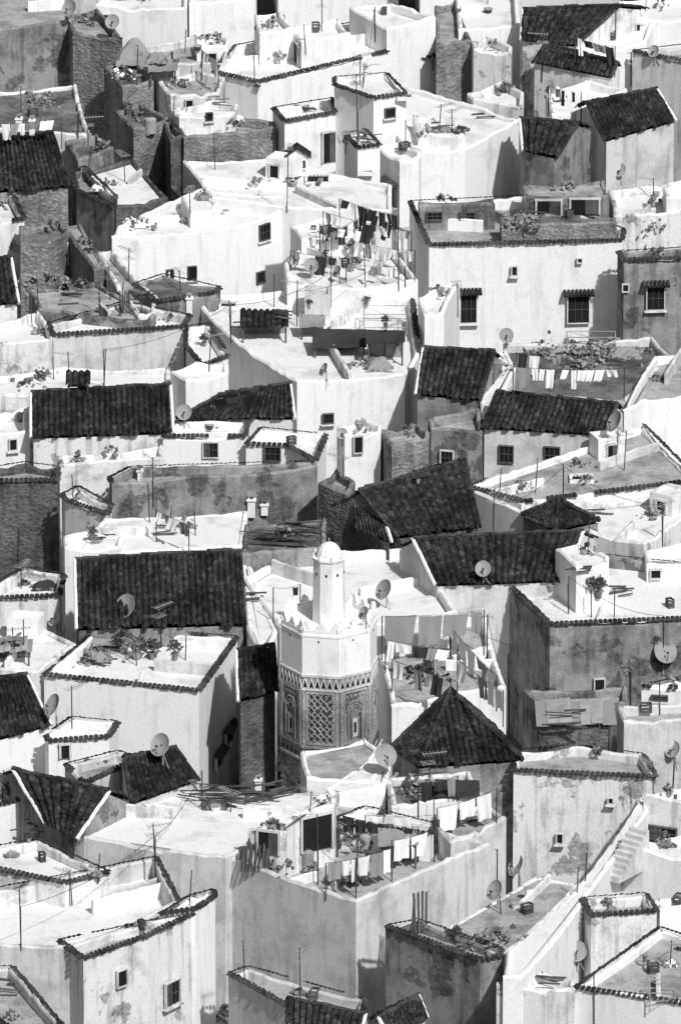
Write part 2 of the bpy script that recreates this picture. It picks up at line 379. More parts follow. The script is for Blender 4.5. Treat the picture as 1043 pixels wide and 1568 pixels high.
# ---- near half
t((-25,1045),(42,1035),(80,1113),(-25,1140),wall='W')
h([(70,1125),(110,1098),(182,1105),(168,1128),(75,1135)],'W',cop='t',win=[(100,1150,12,20,'d')])
h([(100,1170),(180,1150),(215,1160),(130,1200)],'L','RC',cop='t')
t((190,1163),(270,1147),(306,1197),(202,1232),wall='L')
t((20,1180),(168,1213),(118,1287),(70,1262),wall='G')
h([(-30,1200),(60,1185),(87,1212),(-30,1238)],'W',cop='t')
pyramid((690,1058),[(597,1148),(640,1176),(800,1166),(760,1120)],'G')
h([(460,1150),(560,1130),(600,1160),(570,1195),(470,1190)],'W','RC',par=.2)
h([(800,1055),(960,1050),(960,1075),(842,1085)],'G','RC',H=7)
h([(982,1050),(1070,1030),(1070,1055)],'W',cop='t',win=[(1010,1068,22,6)])
h([(945,1080),(1070,1072),(1070,1098),(955,1104)],'L','RC')
h([(785,1150),(880,1140),(985,1155),(1005,1190),(786,1180)],'V','RC',cop='t',win=[(857,1283,8,14),(935,1225,6,8)])
h([(985,1215),(1070,1200),(1070,1228),(1000,1218)],'V',win=[(1015,1275,40,18)])
h([(950,1290),(1070,1270),(1070,1318),(985,1300)],'W')
h([(560,1165),(585,1130),(600,1150),(590,1200),(520,1215),(500,1205)],'W',par=.1)
h([(590,1190),(720,1180),(740,1215),(600,1235)],'V','RD',par=.4)
h([(660,1250),(745,1225),(775,1250),(690,1290)],'L','RC',par=.5)
h([(107,1277),(275,1205),(515,1213),(345,1312)],'L','RW',par=.12)
h([(515,1252),(560,1235),(668,1262),(658,1278),(520,1258)],'W',cop='t')
h([(345,1310),(515,1230),(752,1290),(545,1380)],'L','RC',par=1.0)
h([(430,1260),(500,1213),(515,1220),(512,1232),(455,1245)],'V',up=50,par=.15,win=[(484,1275,44,52,'d')])
h([(380,1268),(425,1258),(440,1262),(438,1275)],'V',up=40,par=.1,win=[(412,1290,30,34,'d')])
h([(-30,1300),(60,1285),(168,1335),(100,1352),(-30,1325)],'V','RW',cop='t')
h([(-30,1365),(100,1340),(240,1312),(275,1380),(110,1450),(-30,1440)],'L','RW',par=.9,cop='t',ce=[2,3,4])
h([(245,1400),(290,1372),(327,1362),(330,1372),(300,1392)],'W',cop='t')
h([(90,1440),(230,1410),(298,1398),(228,1432),(128,1468)],'V','RC',cop='t',win=[(185,1497,13,24),(262,1520,20,36)])
h([(-30,1480),(20,1480),(95,1568),(60,1610),(-30,1540)],'L','RC',cop='t')
h([(590,1418),(640,1408),(768,1452),(768,1464),(735,1470)],'G','RC',cop='t')
h([(680,1420),(820,1340),(890,1352),(775,1462)],'V','RC',par=.12)
h([(880,1360),(985,1215),(992,1240),(905,1362),(800,1495),(770,1495),(775,1455)],'W',par=.1,up=12)
h([(890,1375),(990,1368),(1005,1395),(905,1402)],'V','RC',cop='t')
h([(1000,1375),(1070,1368),(1070,1385),(1010,1392)],'W')
h([(880,1512),(1010,1420),(1070,1440),(1070,1540)],'W','RC',par=.4,cop='t')
h([(760,1505),(830,1485),(880,1500),(880,1515)],'V')
h([(350,1490),(380,1480),(560,1530),(555,1560),(440,1540)],'L','RC',cop='t',H=6)
t((440,1530),(560,1555),(550,1590),(440,1568))
t((580,1560),(640,1525),(655,1560),(600,1600))
h([(-30,1600),(300,1600),(640,1620),(1070,1600),(1070,1700),(-30,1700)],'V','RC')
# ---- surroundings outside the picture
def filler(u0,u1,v0,v1):
    v=v0
    while v<v1:
        u=u0
        while u<u1:
            w=R.uniform(120,200); a=R.uniform(-14,14); hh=R.uniform(45,75)
            q=[(u,v+a),(u+w*.95,v-a),(u+w,v+hh-a),(u+8,v+hh+a)]
            if R.random()<.3: t((u,v),(u+w,v+a),(u+w,v+55+a),(u,v+55))
            else: h(q,R.choice('WWVLG'),R.choice(['RW','RW','RC']),cop=None,par=R.uniform(.3,.8),up=R.uniform(-20,30))
            u+=w+25
        v+=105
filler(-620,-220,-60,1600); filler(1110,1500,-60,1600); filler(-300,1400,-300,-110)
# ---------------- ground ----------------
b=B('ground',(0,0,0))
ys=[-3000,-600,-150,150,600,3000]; zs=[gz(-600)-1,gz(-600)-1,gz(-150),gz(150),gz(600),gz(600)+1]
vs=[];fs=[]
for y,z in zip(ys,zs):
    for x in(-3000,-200,0,200,3000): vs.append((x,y,z))
for j in range(5):
    for i in range(4):
        k=j*5+i; fs.append((k,k+1,k+6,k+5))
b.add('ground_sheet','GR',vs,fs)
g=b.done()
# ---------------- minaret ----------------
def minaret():
    HM=12.2; C=PH(504,950,HM); k=K(C); z0=C.z; Rr=75/k; zb=gz(C.y)-.5
    m=lambda dv: dv/(k*.945)
    b=B('minaret',(C.x,C.y,zb)); A0=[33+45*i for i in range(8)]
    def ring(r,z): return [Vector((C.x+r*math.cos(math.radians(a)),C.y-r*math.sin(math.radians(a)),z)) for a in A0]
    def prism(part,mat,r0,za,r1,zc,cap=True):
        v=ring(r0,za)+ring(r1,zc); f=[(i,8+i,8+(i+1)%8,(i+1)%8) for i in range(8)]
        if cap: f+=[tuple(range(8,16)),tuple(range(8))[::-1]]
        b.add(part,mat,v,f)
    z1=z0-m(62); z2=z1-m(20); z3=z2-m(88); z4=z3-m(12)
    prism('upper_shaft','W',Rr,z1,Rr,z0)
    prism('band_moulding','L',Rr+.07,z1-.07,Rr+.07,z1+.05)
    prism('zigzag_band','CV',Rr+.02,z2,Rr+.02,z1-.07)
    prism('band_moulding','L',Rr+.07,z2-.08,Rr+.07,z2)
    prism('middle_shaft','CV',Rr-.02,z3,Rr-.02,z2-.08)
    prism('lower_cornice','CV',Rr+.1,z3-.14,Rr+.12,z3)
    prism('arcade_band','CV',Rr,z4-.3,Rr,z3-.14); prism('lower_cornice','CV',Rr+.08,z4-.42,Rr+.08,z4-.3)
    prism('lower_shaft','S',Rr,zb,Rr,z4-.42)
    prism('parapet_string','W',Rr+.03,z0-.08,Rr+.03,z0+.02)
    up=Z
    for i in range(8):
        a,c=ring(Rr,0)[i],ring(Rr,0)[(i+1)%8]; u=(c-a).normalized(); L=(c-a).length
        mid=(a+c)/2; n=(mid-Vector((C.x,C.y,0))).normalized()
        at=lambda s,z,o:Vector((mid.x,mid.y,0))+u*s+n*o+up*z
        b.box('parapet','W',at(0,z0+.13,-.14),L-.02,.24,.26,u,n,up)
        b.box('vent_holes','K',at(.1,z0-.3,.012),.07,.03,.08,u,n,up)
        for s in(-L/2+.16,0,L/2-.16):
            w=.25; hgt=.5 if s else .42
            v=[at(s+x,z0+.24+zz,o) for o in(-.03,-.22) for x,zz in((-w,0),(w,0),(w*.95,.14),(w*.6,.2),(w*.55,.32),(0,hgt+.04),(-w*.55,.32),(-w*.6,.2),(-w*.95,.14))]
            f=[tuple(range(9)),tuple(range(9,18))[::-1]]+[(j,9+j,9+(j+1)%9,(j+1)%9) for j in range(9)]
            b.add('merlons','W',v,f)
        nz=6
        for j in range(nz):
            s=-L/2+L*(j+.5)/nz; w=L/nz*.36
            b.add('zigzag_inlay','K',[at(s-w,z2+.08,.035),at(s+w,z2+.08,.035),at(s,z1-.16,.035)],[(0,1,2)])
            for q in(-1,1):
                b.rod('zigzag_ribs','L',at(s-q*w*1.4,z2+.04,.05),at(s,z1-.1,.05),.035,4)
        for s in(-L/2+.1,L/2-.1): b.box('pilasters','CV',at(s,(z2+z3)/2-.04,.03),.16,.14,z2-z3-.09,u,n,up)
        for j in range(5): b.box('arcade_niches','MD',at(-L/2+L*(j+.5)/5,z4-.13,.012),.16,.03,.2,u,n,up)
        ph=z2-z3-.3; pz=(z2+z3)/2-.04; pw=L-.5
        for s in(-1,1):
            b.box('panel_frame','CV',at(s*pw/2,pz,.03),.1,.1,ph,u,n,up); b.box('panel_frame','CV',at(0,pz+s*ph/2,.032),pw,.1,.1,u,n,up)
        if i==1 or i==5:
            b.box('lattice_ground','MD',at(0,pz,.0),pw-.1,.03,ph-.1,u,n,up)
            nx=4; cw=(pw-.1)/nx; ch=cw*1.15; nyy=int((ph-.1)/ch); ch=(ph-.1)/nyy
            for p in range(nx):
                for q in range(nyy):
                    cx=-pw/2+.05+cw*(p+.5); cz=pz-ph/2+.05+ch*(q+.5); N=8
                    for w in range(N):
                        if R.random()<.12: continue
                        a1=2*math.pi*w/N; a2=2*math.pi*(w+1)/N
                        f=lambda aa:at(cx+cw*.46*math.cos(aa)*(1+.12*math.cos(4*aa)),cz+ch*.48*math.sin(aa)*(1+.12*math.cos(4*aa)),.05)
                        b.rod('sebka_lattice','CV',f(a1),f(a2),.038,4)
        else:
            b.box('niche_ground','G',at(0,pz,.0),pw-.1,.03,ph-.1,u,n,up)
            b.box('niche_opening','L',at(0,pz-ph*.22,.02),pw*.24,.03,ph*.36,u,n,up)
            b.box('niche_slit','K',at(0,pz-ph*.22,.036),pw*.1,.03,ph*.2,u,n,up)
            for s in(-1,1):
                b.box('colonnettes','CV',at(s*pw*.3,pz-ph*.16,.05),.08,.1,ph*.62,u,n,up); b.box('colonnettes','CV',at(s*pw*.14,pz-ph*.22,.05),.06,.08,ph*.4,u,n,up)
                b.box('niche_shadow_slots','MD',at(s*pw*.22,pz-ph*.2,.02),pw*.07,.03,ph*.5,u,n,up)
            N=12
            for rad in(.3,.2,.13):
                pr=None
                for w in range(N+1):
                    aa=math.pi*w/N; q=at(pw*rad*1.15*math.cos(aa),pz+ph*.12+pw*rad*1.2*math.sin(aa)*(1+.15*abs(math.sin(4*aa))),.05)
                    if pr: b.rod('horseshoe_arch','CV',pr,q,.04,4)
                    pr=q
            for s in range(-2,3): b.box('stucco_bosses','CV',at(s*pw*.18,pz+ph*.41,.03),.12,.08,.1,u,n,up)
    r=25/k
    prism('lantern_shaft','W',r*1.03,z0,r*.97,z0+m(96))
    prism('lantern_cornice','W',r+.04,z0+m(96),r+.05,z0+m(99))
    N=14; vs=[];fs=[]; rr=r*.8
    for j in range(6):
        a=j/5*math.pi/2
        for i in range(N): vs.append(Vector((C.x+rr*math.cos(a)*math.cos(2*math.pi*i/N),C.y+rr*math.cos(a)*math.sin(2*math.pi*i/N),z0+m(99)+m(22)*math.sin(a))))
    for j in range(5):
        for i in range(N): fs.append((j*N+i,j*N+(i+1)%N,(j+1)*N+(i+1)%N,(j+1)*N+i))
    b.add('lantern_dome','W',vs,fs)
    for i in range(8):
        p=ring(r-.02,z0+m(99))[i]; b.rod('lantern_merlons','W',p,p+up*.26,.12,5,.02)
        q=(ring(r*.985,z0+m(76))[i]+ring(r*.985,z0+m(76))[(i+1)%8])/2; nn=(q-Vector((C.x,C.y,q.z))).normalized()
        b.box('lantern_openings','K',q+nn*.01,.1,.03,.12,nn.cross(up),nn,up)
    b.rod('finial','M',Vector((C.x,C.y,z0+m(118))),Vector((C.x,C.y,z0+m(127))),.04)
    b.done()
minaret()
# ---------------- things standing on roofs ----------------
SC=bpy.context.scene
def refresh():
    global dg
    bpy.context.view_layer.update(); dg=bpy.context.evaluated_depsgraph_get()
refresh()
def hit(u,v):
    ok,p,n,_,_,_=SC.ray_cast(dg,CAM,ray(u,v).normalized())
    if not ok: p=PH(u,v,0); n=Vector((0,0,1))
    if abs(n.z)<.3:
        if n.dot(ray(u,v))>0:n=-n
        p=p+Vector((n.x,n.y,0))*.04
    return p
def proj(p):
    dd=p-CAM; w=dd.dot(FW); return 521.5+F*dd.dot(RT)/w,784-F*dd.dot(UP)/w
def down(p):
    ok,q,n,_,_,_=SC.ray_cast(dg,Vector((p.x,p.y,60)),Vector((0,0,-1))); return q if ok else p
# low partition walls and roof-top rooms
def room(p,w,d,hh,a,mat='W',door=True):
    ca,sa=math.cos(a),math.sin(a); u=Vector((ca,sa,0)); n=Vector((sa,-ca,0))
    b=B('rooftop_room',p); b.box('walls',mat,p+Z*(hh/2-.1),w,d,hh+.2,u,n,Z)
    for s in(-1,1):
        b.box('parapet',mat,p+Z*(hh+.08)+n*s*(d/2-.08),w+.02,.17,.16,u,n,Z); b.box('parapet',mat,p+Z*(hh+.08)+u*s*(w/2-.08),.17,d-.34,.16,u,n,Z)
    if door: window(b,p+n*(d/2)+u*R.uniform(-.2,.2)*w+Z*min(.75,hh*.42),u,n,.5,min(1.3,hh*.7),'d')
    b.done()
def twall(p,q,hh,mat='W'):
    d=q-p; d.z=0; L=d.length; d.normalize(); n=Vector((d.y,-d.x,0)); b=B('terrace_wall',p); k=max(2,int(L/.5)); vs=[]
    for i in range(k+1):
        c=p+d*(L*i/k); z=hh+R.uniform(-.04,.04)
        vs+=[c+n*.1-Z*.1,c+n*.1+Z*z,c+n*.03+Z*(z+.05),c-n*.1+Z*z,c-n*.1-Z*.1]
    fs=[(i*5+m,i*5+5+m,i*5+6+m,i*5+m+1) for i in range(k) for m in range(4)]+[(0,1,2,3,4),tuple(k*5+m for m in(4,3,2,1,0))]
    b.add('wall',mat,vs,fs); b.done()
for cen,zf,inn,ar,fl in HOUSES:
    if abs(cen.x)>19 or ar<22 or fl=='RD': continue
    c=sum(inn,Vector())/len(inn); c.z=zf
    far=max(inn,key=lambda q:q.y+R.uniform(-1,1)); far=Vector((far.x,far.y,zf))
    if R.random()<.42:
        p=lerp(c,far,.55); uu,vv=proj(p)
        if abs(down(p).z-zf)<.1 and not(430<uu<590 and 830<vv<1200) and not(vv<320 and ar<60) and not(100<uu<370 and 1190<vv<1300):
            e=inn[1]-inn[0]; room(p,R.uniform(1.2,2.3),R.uniform(1.1,1.8),R.uniform(.8,1.4),math.atan2(e.y,e.x) if abs(e.y)<abs(e.x) else 0,R.choice('WWVL'),R.random()<.6)
    for _ in range(2 if ar>50 else 1):
        i=R.randrange(len(inn)); m=lerp(inn[i],inn[(i+1)%len(inn)],R.uniform(.3,.7)); m=Vector((m.x,m.y,zf)); q=lerp(m,c,R.uniform(.5,.95))
        if abs(down(lerp(m,q,.6)).z-zf)<.1: twall(m,q,R.uniform(.3,.7),R.choice('WWVL'))
def leanto(u,v,w,d,hh,mat='T',drop=.35,name='lean_to_shelter',body=None):
    p=hit(u,v); b=B(name,p)
    for sx in(-1,1):
        for sy in(0,1): b.rod('posts','WO',p+Vector((sx*w/2,sy*d,-.1)),p+Vector((sx*w/2,sy*d,hh-(drop if sy==0 else 0))),.05)
    E0=p+Vector((-w/2-.15,-.2,hh-drop));E1=p+Vector((w/2+.15,-.2,hh-drop+.1)); R0=p+Vector((-w/2-.15,d+.1,hh+.05));R1=p+Vector((w/2+.15,d+.1,hh))
    if mat=='T': tiles(b,'covering',E0,E1,R0,R1)
    elif mat=='M':
        for i in range(7):
            s=i/7; a=R.uniform(-.06,.06); zo=Z*(.02+.05*(i%3)); b.add('corrugated_sheets' if i%3 else 'rusty_sheets','M' if i%3 else 'C1',[lerp(E0,E1,s)+zo,lerp(E0,E1,s+.16+a)+zo,lerp(R0,R1,s+.16)+zo*2,lerp(R0,R1,s-.01)+zo],[(0,1,2,3)])
    else:
        N=8; vs=[]
        for j in range(N+1):
            for i in range(N+1):
                q=lerp(lerp(E0,E1,i/N),lerp(R0,R1,i/N),j/N); vs.append(q-Z*(.16*math.sin(math.pi*i/N)*math.sin(math.pi*j/N)+R.uniform(0,.05)))
        b.add('canvas',mat,vs,[(j*(N+1)+i,j*(N+1)+i+1,(j+1)*(N+1)+i+1,(j+1)*(N+1)+i) for j in range(N) for i in range(N)])
    b.box('back_wall','G',p+Vector((0,d,hh*.5-.1)),w,.08,hh*.9)
    if body: b.box('body',body,p+Vector((0,d*.5,(hh-drop)*.5-.1)),w-.15,d-.2,hh-drop-.02)
    b.done()
leanto(405,525,2.3,1.6,1.2); leanto(520,548,2.6,1.5,1.1,'C2',.5,'canvas_awning'); leanto(590,560,1.8,1.4,1.5,'C2',.2,'canvas_awning'); leanto(478,520,1.1,.9,1.1,'C1'); leanto(880,1158,3.4,2.2,1.9,'M',.3,'corrugated_shed','D'); leanto(610,1330,1.6,1.2,1.5,'C1',.3,'canvas_awning'); leanto(250,130,1.4,1,1.2,'C1'); leanto(170,1000,1.5,1.0,.8,'C1'); leanto(700,1245,1.8,1.2,1.2,'C2',.3,'canvas_awning'); leanto(650,105,.9,.8,.9); leanto(120,600,1,1,.7); leanto(20,1020,1.6,1.2,.9,'M',.2)
def hut(u,v):
    p=hit(u,v); b=B('small_gabled_hut',p); b.box('walls','W',p+Z*.45,1.3,1.1,1.1)
    b.add('gable','W',[p+Vector(q) for q in((-.65,-.55,1),(.65,-.55,1),(0,-.55,1.45),(-.65,.55,1),(.65,.55,1),(0,.55,1.45))],[(0,1,2),(3,5,4)])
    for s in(-1,1): 
        b.add('roof','TC',[p+Vector(q) for q in((s*.8,-.7,.93),(0,-.7,1.5),(0,.7,1.5),(s*.8,.7,.93))],[(0,1,2,3)])
    b.box('doorway_opening','K',p+Vector((-.3,-.56,.5)),.3,.04,.7); window(b,p+Vector((.28,-.56,.6)),Vector((1,0,0)),Vector((0,-1,0)),.28,.3,'w'); b.done()
hut(455,262)
def skylight(u,v,w,d):
    p=hit(u,v); b=B('courtyard_skylight',p); 
    for s in(-1,1): b.box('curb','W',p+Vector((s*w/2,0,.08)),.14,d,.2); b.box('curb','W',p+Vector((0,s*d/2,.08)),w+.14,.14,.2)
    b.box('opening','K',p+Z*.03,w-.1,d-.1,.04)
    for i in range(1,6): b.box('grille','MD',p+Vector((w*(i/6-.5),0,.12)),.04,d,.03)
    b.done()
skylight(487,277,1.3,1.5); skylight(890,735,1.1,.9); skylight(560,265,.8,.8); skylight(350,470,.9,.9); skylight(620,150,.8,.8)
def railing(u,v,w,d,hh):
    p=hit(u,v); b=B('roof_railing',p); c=[(-w/2,0),(w/2,0),(w/2,d),(-w/2,d)]
    for i in range(4):
        a=Vector((*c[i],0))+p; e=Vector((*c[(i+1)%4],0))+p; b.rod('posts','M',a-Z*.1,a+Z*hh,.03)
        for z in(.5,1): b.rod('rails','M',a+Z*hh*z,e+Z*hh*z,.022,4)
        b.rod('brace','M',a,e+Z*hh,.015,4)
    b.done()
railing(590,515,2.3,2.2,1.0); railing(905,535,2.6,1,.7); railing(1020,1545,1.5,1.5,.8)
def stairs(u,v,n=9,w=1.0):
    p=hit(u,v); b=B('outside_stairs',p); d=Vector((.6,.8,0)); e=Vector((.8,-.6,0))
    for i in range(n): b.box('steps','L',p+d*(i*.27)+Z*((i+1)*.1-.05),.275,w,(i+1)*.2-.0+.1,d,e,Z)
    b.done()
stairs(935,1345)
refresh()
def dish(u,v,d,az=None,ladder=0):
    d*=.9
    p=hit(u,v+d*.85); k=K(p); r=d/2/k; az=R.uniform(-1.2,.4) if az is None else az
    c=p+Z*(d*.85/k/.94)
    b=B('satellite_dish',p); b.rod('mast','M',p-Z*.15,c,.035)
    f=Vector((math.sin(az),-math.cos(az),.62)).normalized(); x=Z.cross(f).normalized(); y=f.cross(x)
    vs=[];fs=[];N=20
    for j in range(5):
        q=max(.02,j/4)*r
        for i in range(N): vs.append(c+f*(.12+q*q/r*.28)+x*q*math.cos(2*math.pi*i/N)+y*q*1.06*math.sin(2*math.pi*i/N))
    for j in range(4):
        for i in range(N): fs.append((j*N+i,j*N+(i+1)%N,(j+1)*N+(i+1)%N,(j+1)*N+i))
    b.add('reflector','DI',vs,fs)
    for i in range(N): b.rod('rim','M',vs[4*N+i],vs[4*N+(i+1)%N],.018,4)
    l=c+f*(r*1.05)-y*r*.25
    b.rod('feed_arm','MD',c-y*r+f*.3*r,l,.02); b.rod('lnb_head','MD',l,l-f*.16,.05); b.box('back_bracket','MD',c+f*.05,.12,.14,.16)
    b.rod('support_strut','M',p-Z*.1+x*.35,c-Z*.3,.02)
    b.done()
def antenna(u,v,hp,yagi=True,tilt=0):
    p=hit(u,v); k=K(p); hh=hp/k/.94; top=p+Z*hh+Vector((tilt or R.uniform(-.12,.12),0,0))
    b=B('tv_antenna' if yagi else 'metal_pole',p); b.rod('mast','MD',p-Z*.2,top,.03,5)
    if yagi:
        a=R.uniform(0,3.1); d=Vector((math.cos(a),math.sin(a),.05)); e=Vector((-d.y,d.x,0)); L=.9
        q=top-Z*.12; b.rod('boom','M',q-d*.3,q+d*L,.018,4)
        for i in range(7): c=q+d*(-.25+i*.18); w=.32-.02*i; b.rod('elements','M',c-e*w,c+e*w,.013,4)
        if R.random()<.5:
            q=top-Z*.6
            for i in range(4): c=q+e*(i*.16-.2); b.rod('lower_elements','M',c-d*.35,c+d*.35,.013,4)
    b.done()
def cloth(b,part,mat,p,d,w,hh):
    n=Vector((-d.y,d.x,0)); vs=[];fs=[]; nx,ny=7,5; ph=R.uniform(0,6); sw=R.uniform(-.15,.15)
    for j in range(ny+1):
        for i in range(nx+1):
            s=i/nx;q=j/ny
            vs.append(p+d*(s*w*(1-.1*q)+sw*q)+n*(.07*math.sin(s*9+ph)*q+sw*q)-Z*(hh*q+.03*math.sin(s*math.pi)*(1-q)+R.uniform(0,.03)))
    for j in range(ny):
        for i in range(nx): k=j*(nx+1)+i; fs.append((k,k+1,k+nx+2,k+nx+1))
    b.add(part,mat,vs,fs)
def laundry(u1,v1,u2,v2,pal='001',hh=1.75,fill=.85,size=1):
    a,c=hit(u1,v1),hit(u2,v2)
    if abs(a.z-c.z)>.8 or abs(a.y-c.y)>6: c=P(u2,v2,a.z)
    b=B('laundry_line',a); A=a+Z*hh; C=c+Z*hh
    b.rod('pole','MD',a-Z*.1,A,.03); b.rod('pole','MD',c-Z*.1,C,.03)
    L=(C-A).length; d=(C-A).normalized(); n=10
    pt=lambda s:lerp(A,C,s)-Z*(.12*4*s*(1-s))
    for i in range(n): b.rod('line','MD',pt(i/n),pt((i+1)/n),.012,4)
    x=.15
    while x<L-.4:
        w=min(R.uniform(.25,.85)*size,L-x-.1); q=R.choice(pal)
        if R.random()<fill: cloth(b,'cloth_'+q,'C'+q,pt(x/L),d,w,R.uniform(.4,1.15)*size)
        x+=w+R.uniform(.0,.12)
    b.done()
def cable(u1,v1,u2,v2,h1=2,h2=2,sag=.5):
    a,c=hit(u1,v1)+Z*h1,hit(u2,v2)+Z*h2
    if (a-c).length>28: return
    b=B('overhead_cable',a); n=10; pt=lambda s:lerp(a,c,s)-Z*(sag*4*s*(1-s))
    b.rod('bracket_pole','MD',a-Z*(h1+.1),a,.03); b.rod('bracket_pole','MD',c-Z*(h2+.1),c,.03)
    for i in range(n): b.rod('cable','MD',pt(i/n),pt((i+1)/n),.013,4)
    b.done()
def pot(u,v,s=1):
    p=hit(u,v); b=B('potted_plant',p); b.rod('pot','G',p,p+Z*.35*s,.14*s,8,.2*s)
    vs=[];fs=[]
    for i in range(110):
        a=R.uniform(0,6.28); e=R.uniform(-.3,1.4); r=R.uniform(.15,.42)*s
        c=p+Z*(.6*s)+Vector((math.cos(a)*math.cos(e),math.sin(a)*math.cos(e),math.sin(e)))*r
        d1=Vector([R.uniform(-1,1) for _ in range(3)]).normalized()*.1*s; d2=d1.orthogonal().normalized()*.05*s
        n=len(vs); vs+=[c-d1,c+d2,c+d1,c-d2]; fs.append((n,n+1,n+2,n+3))
    b.add('leaves','LF',vs,fs)
    for i in range(4): b.rod('stems','WO',p+Z*.3*s,p+Z*.6*s+Vector((R.uniform(-.2,.2),R.uniform(-.2,.2),.1)),.012,4)
    b.done()
def planks(u,v,L,n=8,name='wooden_planks',mat='WO'):
    p=hit(u,v); b=B(name,p); a0=R.uniform(-.4,.4)
    for i in range(n):
        a=a0+R.uniform(-.35,.35); d=Vector((math.cos(a),math.sin(a),R.uniform(-.02,.06))).normalized(); e=Vector((-d.y,d.x,0))
        c=p+Vector((R.uniform(-.5,.5)*L*.4,R.uniform(-.8,1.2),.05+i*.04)); b.box('plank_%d'%(i%3),mat,c,L*R.uniform(.5,1),R.uniform(.06,.16),.04,d,e,d.cross(e))
    b.done()
def heap(u,v,w,name='rubble_pile',mats=('S','G','C1','WO'),n=50,hh=.5):
    p=hit(u,v); b=B(name,p); k=K(p); w=w/k
    for i in range(n):
        x=R.gauss(0,.28)*w; y=R.gauss(0,.35)*w*.8; z=max(0,hh*(1-(x*x+y*y)/(w*w*.3)))*R.random(); s=R.uniform(.08,.3)
        a=Vector([R.uniform(-1,1) for _ in range(3)]).normalized(); c=a.orthogonal().normalized()
        b.box('bits_'+str(i%len(mats)),mats[i%len(mats)],p+Vector((x,y,z+s*.2)),s,s*R.uniform(.3,.9),s*R.uniform(.2,.6),a,c,a.cross(c))
    b.done()
def tarp(u,v,w,mat='C1',hh=.9,name='tarpaulin_covered_heap'):
    p=hit(u,v); k=K(p); w=w/k; b=B(name,p); N=14; vs=[];fs=[]; o=[R.uniform(0,6) for _ in range(4)]
    for j in range(N+1):
        for i in range(N+1):
            x=(i/N-.5)*2;y=(j/N-.5)*2; r=max(abs(x),abs(y))
            z=hh*max(0,1-r**2.2)*(.7+.3*math.sin(x*3+o[0])*math.cos(y*4+o[1]))+.06*math.sin(x*11+o[2])*math.sin(y*9+o[3])+R.uniform(0,.05)
            vs.append(p+Vector((x*w/2*(1+.12*math.sin(y*5+o[0])),y*w*.4*(1+.12*math.sin(x*4+o[1])),max(z,.015))))
    for j in range(N):
        for i in range(N): q=j*(N+1)+i; fs.append((q,q+1,q+N+2,q+N+1))
    b.add('tarpaulin',mat,vs,fs)
    for i in range(6): a=i*1.05; b.box('weights','S',p+Vector((math.cos(a)*w*.5,math.sin(a)*w*.4,.08)),.2,.15,.14)
    b.done()
def tank(u,v,r=.35,hh=.8,mat='DI'):
    p=hit(u,v); b=B('water_tank',p); b.rod('body',mat,p+Z*.1,p+Z*(hh+.1),r,14); b.rod('top',mat,p+Z*(hh+.1),p+Z*(hh+.22),r*.95,14,r*.4)
    b.rod('lid','MD',p+Z*(hh+.22),p+Z*(hh+.3),r*.35,10)
    for i in range(3): b.box('feet','G',p+Vector((math.cos(i*2.1)*r*.7,math.sin(i*2.1)*r*.7,.05)),.15,.15,.1)
    b.done()
def chimney(u,v,hh=.9,w=.45):
    p=hit(u,v); b=B('chimney',p); b.box('stack','W',p+Z*(hh/2-.1),w,w,hh+.2); b.box('cap','W',p+Z*(hh+.04),w+.12,w+.12,.08)
    for s in(-1,1): b.box('pot_legs','V',p+Vector((s*w*.35,0,hh+.16)),.1,w*.8,.16)
    b.box('cover','G',p+Z*(hh+.27),w+.02,w+.02,.05); b.done()
def crate(u,v,w=.6):
    p=hit(u,v); nm=R.choice(['plastic_basin','wooden_crate']); b=B(nm,p); a=R.uniform(0,3); X=Vector((math.cos(a),math.sin(a),0)); Y=Vector((-X.y,X.x,0))
    if nm=='plastic_basin': w*=.8; b.rod('body',R.choice(['C0','C1','MD']),p,p+Z*.25,w*.35,12,w*.5); b.rod('rim','M',p+Z*.25,p+Z*.28,w*.52,12)
    else:
        w*=.85
        for i in range(3):
            for s in(-1,1):
                b.box('slats','WO',p+Y*(s*w*.35)+Z*(.08+i*.16),w,.03,.11,X,Y,Z); b.box('slats','WO',p+X*(s*w*.5)+Z*(.08+i*.16),.03,w*.66,.11,X,Y,Z)
        b.box('base','WO',p+Z*.02,w,w*.66,.03,X,Y,Z)
    b.done()
def leaning(u,v,n=4,L=1.9):
    p=hit(u,v); b=B('leaning_timbers',p)
    for i in range(n):
        x=(i-n/2)*.16; b.rod('timber_%d'%i,'WO',p+Vector((x,0,0)),p+Vector((x+R.uniform(-.15,.15),.5,L*R.uniform(.7,1))),.06,5)
    b.done()
for q in [(110,15,28),(175,35,24),(810,118,26),(842,135,22),(1003,80,20),(530,213,24),(476,408,24),(520,418,20),(452,400,18),(500,568,22),(775,515,24),(283,632,26),(945,648,36),(197,930,40),(88,947,28),(592,905,34),(87,1082,38),(250,1142,38),(587,1158,38),(430,1168,30),(762,1365,34),(795,1327,36),(882,1457,34),(1015,998,40),(1032,1148,28),(740,872,26),(525,665,18),(950,262,22),(560,940,22)]:
    dish(*q)
for q in[(440,320,95),(548,225,110),(160,590,55),(355,520,60),(455,500,70),(507,470,110),(755,830,80),(235,770,70),(862,770,60),(33,1450,90),(375,1500,60),(460,1530,80),(240,1340,80),(1013,830,60),(830,120,70),(265,130,50),(575,60,45),(390,120,45),(700,480,45),(610,440,90),(745,1000,60),(110,1110,60),(955,720,60),(690,1010,60),(210,130,60),(965,1080,60),(120,210,40),(60,470,50),(330,260,55),(1000,1215,50),(310,1240,40),(560,440,60)]: antenna(*q)
